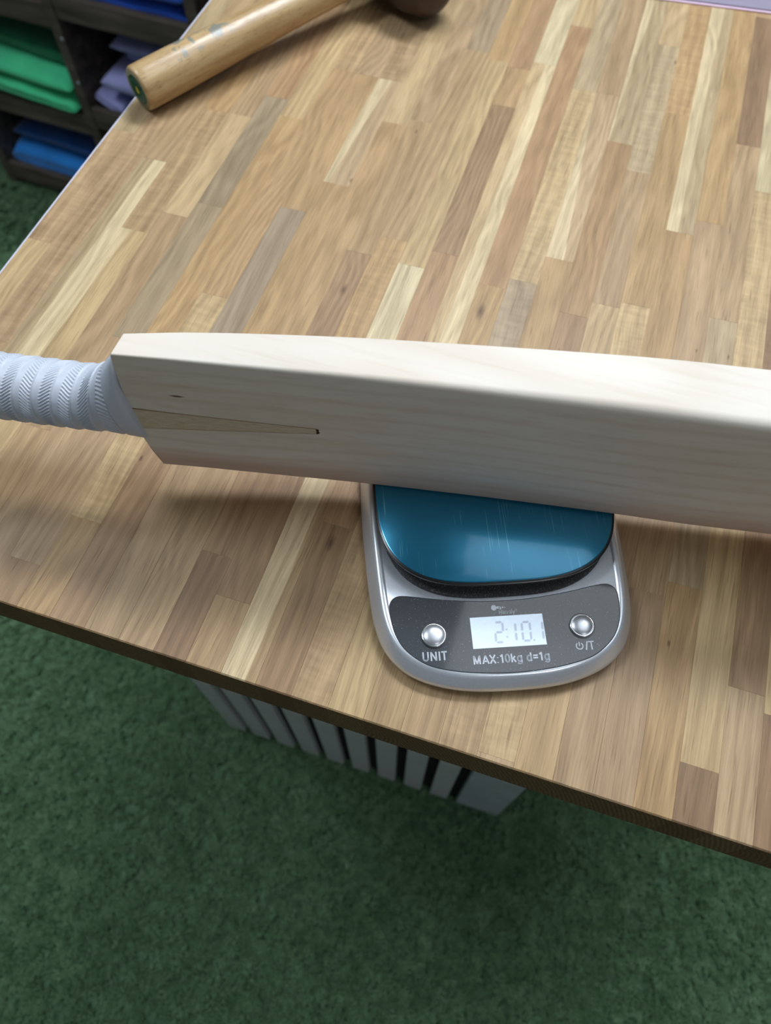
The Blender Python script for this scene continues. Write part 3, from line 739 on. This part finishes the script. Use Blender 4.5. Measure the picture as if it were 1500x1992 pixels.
def text_obj(name, s_, size, x, y, mat, parent, bold=.16, align=None, sx=1.0):
    """lettering drawn as flat strokes on the sloping panel"""
    tot = sum(GL[c][0] for c in s_) * size * sx; px = x - tot / 2; vs, fs = [], []
    hw = bold * size / 2
    def put(p): vs.append((p[0], p[1], zpt(p[1]) + .00008)); return len(vs) - 1
    for c in s_:
        adv, st = GL[c]; b_ = hw * (.45 if c == 'R' else 1)
        for pl in st:
            P = [Vector((px + a * size * sx, y + (b - .5) * size)) for a, b in pl]
            for p, q in zip(P[:-1], P[1:]):
                d = (q - p)
                if d.length < 1e-7: continue
                d.normalize(); n_ = Vector((-d.y, d.x)) * b_; e = d * (b_ * .0 if len(P) == 2 else b_ * .45)
                a = [put(p - e - n_), put(q + e - n_), put(q + e + n_), put(p - e + n_)]; fs.append(tuple(a))
        px += adv * size * sx
    return mesh_obj(name, vs, fs, mat, parent)
o = text_obj('printed_text', 'UNIT', .0052, -.0432, .0036, M_print, scale, .17); o['label'] = 'printed word UNIT'
o = text_obj('printed_text', 'MAX:10kg d=1g', .0049, -.0001, -.0001, M_print, scale, .18, sx=1.03); o['label'] = 'printed line MAX:10kg d=1g'
o = text_obj('printed_text', 'HimalyR', .0026, .0008, .0272, M_print, scale, .10); o['label'] = 'small printed maker name above the display'
o = text_obj('printed_text', '/T', .0050, .0455, .0043, M_print, scale, .15); o['label'] = 'printed slash and letter T'
def flat_disc(cx, cy, rx, ry, n=20): return [(cx + rx * math.cos(2 * PI * k / n), cy + ry * math.sin(2 * PI * k / n)) for k in range(n)]
vs, fs = [], []
for p in (flat_disc(-.0066, .0300, .0016, .0017), flat_disc(-.0040, .0300, .0013, .0008), flat_disc(-.0030, .0297, .0008, .0009), flat_disc(-.0014, .0299, .0005, .0005), flat_disc(-.0001, .0299, .0003, .0003)):
    n0 = len(vs); vs += [(x, y, zpt(y) + .0001) for x, y in p]; fs.append(tuple(n0 + i for i in range(len(p))))
o = mesh_obj('printed_logo', vs, fs, M_print, scale); o['label'] = 'small printed blob emblem'
vs, fs = [], []   # power symbol
cx, cy, r0, r1 = .0393, .0043, .0016, .0022; n = 26
for k in range(n + 1):
    a = math.radians(125) + math.radians(290) * k / n
    for r in (r0, r1): vs.append((cx + r * math.cos(a), cy + r * math.sin(a), zpt(cy) + .0001))
for k in range(n): fs.append((2 * k, 2 * k + 1, 2 * k + 3, 2 * k + 2))
n0 = len(vs); vs += [(cx + dx, cy + dy, zpt(cy) + .0001) for dx, dy in ((-.0003, 0), (.0003, 0), (.0003, .0029), (-.0003, .0029))]; fs.append((n0, n0 + 1, n0 + 2, n0 + 3))
o = mesh_obj('printed_symbol', vs, fs, M_print, scale); o['label'] = 'printed power symbol'
# buttons: seat ring + domed cap
def lathe(name, prof, cx, cy, z0, mat, parent, n=40):
    vs, fs = [], []
    for (r, z) in prof: vs += [(cx + r * math.cos(2 * PI * k / n), cy + r * math.sin(2 * PI * k / n), z0 + z) for k in range(n)]
    for i in range(len(prof) - 1):
        a = i * n; b = a + n; fs += [(a + k, a + (k + 1) % n, b + (k + 1) % n, b + k) for k in range(n)]
    la = (len(prof) - 1) * n; fs.append(tuple(la + k for k in range(n)))
    return mesh_obj(name, vs, fs, mat, parent, smooth=True, angle=50)
for bx, by, lab in ((-.0429, .0158, 'left'), (.0428, .0162, 'right')):
    zb = zpt(by)
    lathe('button_well', [(.0078, -.0006), (.0078, .00006), (.0072, .00008)], bx, by, zb, M_black, scale)
    rg = lathe('button_ring', [(.0072, -.0003), (.0072, .0007), (.0069, .0010), (.0063, .0010), (.0060, .0006)], bx, by, zb, M_btn, scale)
    lathe('button_cap', [(.0059, .0000), (.0058, .0010), (.0053, .00125), (.0040, .0017), (.0025, .0019), (.0010, .0020), (.0002, .0020)], bx, by, zb, M_silver2, scale)

# ------------------------------------------------------------------ mallet lying across the back left corner of the worktop
def mallet():
    A = Vector((-.4098, .5497, .0190)); B = Vector((-.2560, .7930, .0345))
    d = (B - A); Lh = d.length; ang = math.atan2(d.y, d.x); pit = math.asin(d.z / Lh)
    m = empty('bat_mallet', (A.x, A.y, 0), ang)
    tag(m, 'round wooden mallet handle with dark brown head on the far left corner of the worktop', 'mallet')
    m.rotation_euler = (0, 0, ang)
    prof = [(0, .0172), (.0010, .0182), (.003, .0190), (.04, .0190), (.075, .0182), (.11, .0172), (.16, .0164), (.22, .0158), (Lh, .0155)]
    # handle along local x
    n = 64; vs, fs = [], []
    st = []
    i = 0
    for a, b in zip(prof[:-1], prof[1:]):
        k = max(1, int((b[0] - a[0]) / .006))
        for q in range(k): t = q / k; st.append((a[0] + (b[0] - a[0]) * t, a[1] + (b[1] - a[1]) * t))
    st.append(prof[-1])
    for (x, r) in st:
        r2 = r + .0003 * noise.noise(Vector((x * 40, 0, 3)))
        for k in range(n):
            th = 2 * PI * k / n; vs.append((x, r2 * math.cos(th), r2 * math.sin(th)))
    for i in range(len(st) - 1):
        a = i * n; b = a + n; fs += [(a + k, b + k, b + (k + 1) % n, a + (k + 1) % n) for k in range(n)]
    fs.append(tuple(range(n))); la = (len(st) - 1) * n; fs.append(tuple(la + k for k in reversed(range(n))))
    fs = [tuple(reversed(q)) for q in fs]
    h = mesh_obj('handle', vs, fs, None, m, smooth=True, mats=[M_hand, M_endrim], fm=[0] * (len(fs) - 2) + [1, 1], angle=50)
    h.location = (0, 0, A.z); h.rotation_euler = (0, -pit, 0)
    # round green label with a yellow dot on the handle end
    def disc(r, x, mat, nm, par, th=.0004):
        v_ = [(x, r * math.cos(2 * PI * k / 40), r * math.sin(2 * PI * k / 40)) for k in range(40)] + [(x + th, r * math.cos(2 * PI * k / 40), r * math.sin(2 * PI * k / 40)) for k in range(40)]
        f_ = [tuple(range(40))[::-1], tuple(range(40, 80))] + [(k, (k + 1) % 40, 40 + (k + 1) % 40, 40 + k) for k in range(40)]
        return mesh_obj(nm, v_, f_, mat, par)
    lb = disc(.0128, -.0004, M_green_lab, 'end_label', h); lb['label'] = 'round dark green sticker on the handle end'
    # printed ring of small leaf marks and yellow emblem
    yl = mesh_obj('emblem', [(-.0006, y, z) for y, z in ((-.0016, -.0030), (.0018, -.0034), (.0022, .0002), (.0006, .0036), (-.0016, .0020), (-.0030, -.0008))] , [(0, 1, 2, 3, 4, 5)], M_yellow, h)
    vs, fs = [], []
    rg = plain('pale_green_print', rgb(96, 140, 110), .5)
    for k in range(22):
        a = 2 * PI * k / 22
        if k % 5 == 4: continue
        n0 = len(vs)
        for (r, da) in ((.0088, -.09), (.0108, -.07), (.0108, .07), (.0088, .09)): vs.append((-.0006, r * math.cos(a + da), r * math.sin(a + da)))
        fs.append((n0, n0 + 1, n0 + 2, n0 + 3))
    mesh_obj('label_print', vs, fs, rg, h)
    # head: stout barrel across the handle, axis square to it
    hv, hf = [], []; hp = [(-.066, .001), (-.066, .016), (-.063, .023), (-.056, .0285), (-.036, .0330), (0, .0345), (.036, .0330), (.056, .0285), (.063, .023), (.066, .016), (.066, .001)]
    nn_ = 56
    for (y, r) in hp:
        for k in range(nn_): th = 2 * PI * k / nn_; hv.append((r * math.cos(th), y, r * math.sin(th)))
    for i in range(len(hp) - 1):
        a = i * nn_; b = a + nn_; hf += [(a + k, a + (k + 1) % nn_, b + (k + 1) % nn_, b + k) for k in range(nn_)]
    hf.append(tuple(reversed(range(nn_)))); la = (len(hp) - 1) * nn_; hf.append(tuple(la + k for k in range(nn_)))
    hf = [tuple(reversed(q)) for q in hf]
    hd = mesh_obj('head', hv, hf, M_head, m, smooth=True, angle=60)
    hd.location = (Lh * math.cos(pit) + .004, -.010, .0350)
mallet()

# ------------------------------------------------------------------ lilac folder at the far right
def folder():
    P = (.006, .8697, 0); a = math.radians(4.2)
    e = empty('card_folder', P, a)
    tag(e, 'lilac grey card folder with pink edges at the far right of the worktop', 'folder')
    bevel_box('back_cover', -.09, .28, 0, .22, 0.0001, .0016, .0003, M_pink_sheet, e)
    bevel_box('grey_sheet', -.09, .2795, .0022, .2195, .0018, .0030, .0003, M_grey_sheet, e)
    # front sheet lies skewed on top
    o = bevel_box('white_sheet', -.1, .20, 0, .18, 0, .0006, .0002, M_white_sheet, e); o.location = (.053, .0400, .0033); o.rotation_euler = (0, 0, math.radians(-10))
    o = bevel_box('pink_sheet', -.1, .20, 0.0020, .1795, 0, .0005, .0002, M_pink_sheet, e); o.location = (.053, .0400, .0041); o.rotation_euler = (0, 0, math.radians(-10))
folder()

# ------------------------------------------------------------------ shelf unit with folded clothes, standing on the turf at the left
SHA = math.radians(-4.5)
unit = empty('shelf_unit', (-1.33, 1.198, FZ), SHA)
tag(unit, 'dark brown wooden shelf unit with lipped shelves holding folded clothes', 'shelf')
US = [(0, .022), (.309, .331), (.612, .634), (.915, .937)]
HT = .90; DP = .36
for a, b in US: bevel_box('upright', a, b, 0, DP, 0, HT, .0015, M_shelf, unit, jit=.0006)
bevel_box('back_panel', .0, .937, DP + .0005, DP + .008, 0.01, HT, 0, M_shelf, unit)
bevel_box('top_board', -.01, .947, -.005, DP + .01, HT + .0005, HT + .02, .0015, M_shelf, unit)
ROW = [[.063, .247, .462, .675], [.063, .270, .482, .690], [.063, .270, .482, .690]]
for c in range(3):
    a = US[c][1]; b = US[c + 1][0]
    for r, h in enumerate(ROW[c]):
        lo = .043
        bevel_box('shelf_lip', a + .0005, b - .0005, .001, .015, h - lo, h, .0015, M_shelf, unit, jit=.0004)
        bevel_box('shelf_board', a + .0005, b - .0005, .0155, DP - .0005, h - lo, h - lo + .012, .001, M_shelf, unit)
for hh_ in (.405, .322):
    sw = bevel_box('screw', .3235, .3285, -.0016, -.0001, hh_ - .0025, hh_ + .0025, .0006, M_print, unit)
bevel_box('plinth', .0225, .3085, .020, .034, .0005, .0195, 0, M_shelf, unit)

c_sh = math.cos(SHA); s_sh = math.sin(SHA)
def U(u, v, h): return (-1.33 + u * c_sh - v * s_sh, 1.198 + u * s_sh + v * c_sh, FZ + h)
def garment(u0, u1, h0, h1, v0, v1, mat, label, group, tilt=0.0, name='folded_shirt', cat='folded shirt', seed=0, yaw=0.0):
    """folded cloth: rounded slab with layered folds showing at the front"""
    W_ = u1 - u0; H_ = h1 - h0; D_ = v1 - v0
    NU, NC = 26, 36
    vs, fs = [], []
    for i in range(NU + 1):
        t = i / NU; u = -W_ / 2 + W_ * t
        edge = min(1.0, min(t, 1 - t) / .10); rr = math.sqrt(max(.04, 1 - (1 - edge) ** 2))
        for k in range(NC):
            th = 2 * PI * k / NC; c, s = math.cos(th), math.sin(th)
            y = D_ / 2 * math.copysign(abs(c) ** .35, c); z = H_ / 2 * math.copysign(abs(s) ** .75, s) * rr
            # fold groove at the front, gentle billow on top
            p = Vector((u * 9 + seed * 3.1, y * 7, seed * 1.7))
            z += (.006 * noise.noise(p) + .003 * noise.noise(p * 3)) * (1 if s > 0 else .3) * min(1, H_ / .03)
            y += .006 * noise.noise(Vector((u * 8, z * 20, seed + 9.0)))
            if y < 0 and abs(s) < .3: y += .006 * (1 - abs(s) / .3) * (1 if seed % 2 else 0)
            vs.append((u, y, z))
    for i in range(NU):
        a = i * NC; b = a + NC; fs += [(a + k, b + k, b + (k + 1) % NC, a + (k + 1) % NC) for k in range(NC)]
    fs.append(tuple(range(NC))); la = NU * NC; fs.append(tuple(la + k for k in reversed(range(NC))))
    fs = [tuple(reversed(q)) for q in fs]
    o = mesh_obj(name, vs, fs, mat, None, smooth=True)
    o.location = U((u0 + u1) / 2, (v0 + v1) / 2, (h0 + h1) / 2); o.rotation_euler = (0, tilt, SHA + yaw)
    tag(o, label, cat, group); return o
MG1 = cloth('bright_green_cloth', rgb(70, 214, 150)); MG2 = cloth('deep_green_cloth', rgb(20, 128, 84)); MB1 = cloth('azure_cloth', rgb(30, 136, 226)); MB2 = cloth('navy_blue_cloth', rgb(10, 78, 150))
MB3 = cloth('royal_blue_cloth', rgb(24, 88, 206)); ML = cloth('lilac_cloth', rgb(164, 166, 222)); MK = cloth('charcoal_cloth', rgb(52, 56, 66))
gg = 'green folded shirts on the left shelf'
garment(.030, .300, .251, .284, -.012, .27, MG1, 'bright green folded shirt at the bottom of the green stack', gg, .04, seed=1)
garment(.030, .300, .292, .324, -.004, .27, MG1, 'bright green folded shirt second from the bottom of the green stack', gg, .05, seed=2)
garment(.034, .300, .334, .358, .030, .30, MG2, 'deep green folded shirt third from the bottom of the green stack', gg, .07, seed=3)
garment(.030, .300, .370, .398, .060, .31, MG2, 'deep green folded shirt on top of the green stack', gg, .05, seed=4)
gb = 'blue folded shirts on the bottom shelf'
garment(.026, .303, .036, .104, .017, .28, MB1, 'azure folded shirt at the bottom of the blue stack', gb, .00, seed=5)
garment(.050, .300, .113, .143, .030, .30, MB2, 'dark blue folded shirt in the middle of the blue stack', gb, .02, seed=6)
garment(.095, .300, .152, .190, .055, .31, MB2, 'dark blue folded shirt on top of the blue stack', gb, .02, seed=7)
gl = 'lilac folded shirts on the middle shelf'
garment(.400, .600, .243, .266, .020, .26, ML, 'lilac folded shirt lying flat at the bottom of the lilac pile', gl, .02, seed=8)
garment(.333, .396, .262, .286, .016, .22, ML, 'lilac folded shirt sliding down steeply at the left of the lilac pile', gl, .40, seed=9)
garment(.366, .600, .296, .331, .016, .25, ML, 'thick lilac folded shirt in the middle of the lilac pile', gl, .08, seed=10)
garment(.405, .605, .341, .363, .060, .30, ML, 'lilac folded shirt second from the top of the lilac pile', gl, .04, seed=11)
garment(.402, .605, .376, .402, .030, .29, ML, 'lilac folded shirt on top of the lilac pile', gl, .04, seed=12)
gr = 'royal blue folded shirts on the upper shelf'
garment(.336, .606, .454, .494, .018, .30, MB3, 'royal blue folded shirt at the bottom of the upper blue stack', gr, .01, seed=13)
garment(.338, .606, .501, .536, .010, .30, MB3, 'royal blue folded shirt in the middle of the upper blue stack', gr, .01, seed=14)
garment(.340, .600, .544, .580, .020, .30, MB3, 'royal blue folded shirt on top of the upper blue stack', gr, .0, seed=15)
garment(.640, .900, .454, .520, .020, .30, MK, 'charcoal folded shirt in the right compartment of the shelf unit', None, .0, seed=16)

# ------------------------------------------------------------------ lift everything so the floor is at z = 0
for o in sc.objects:
    if o.parent is None and o.type not in ('LIGHT', 'CAMERA'): o.location.z += TZ
print('staves', ns)
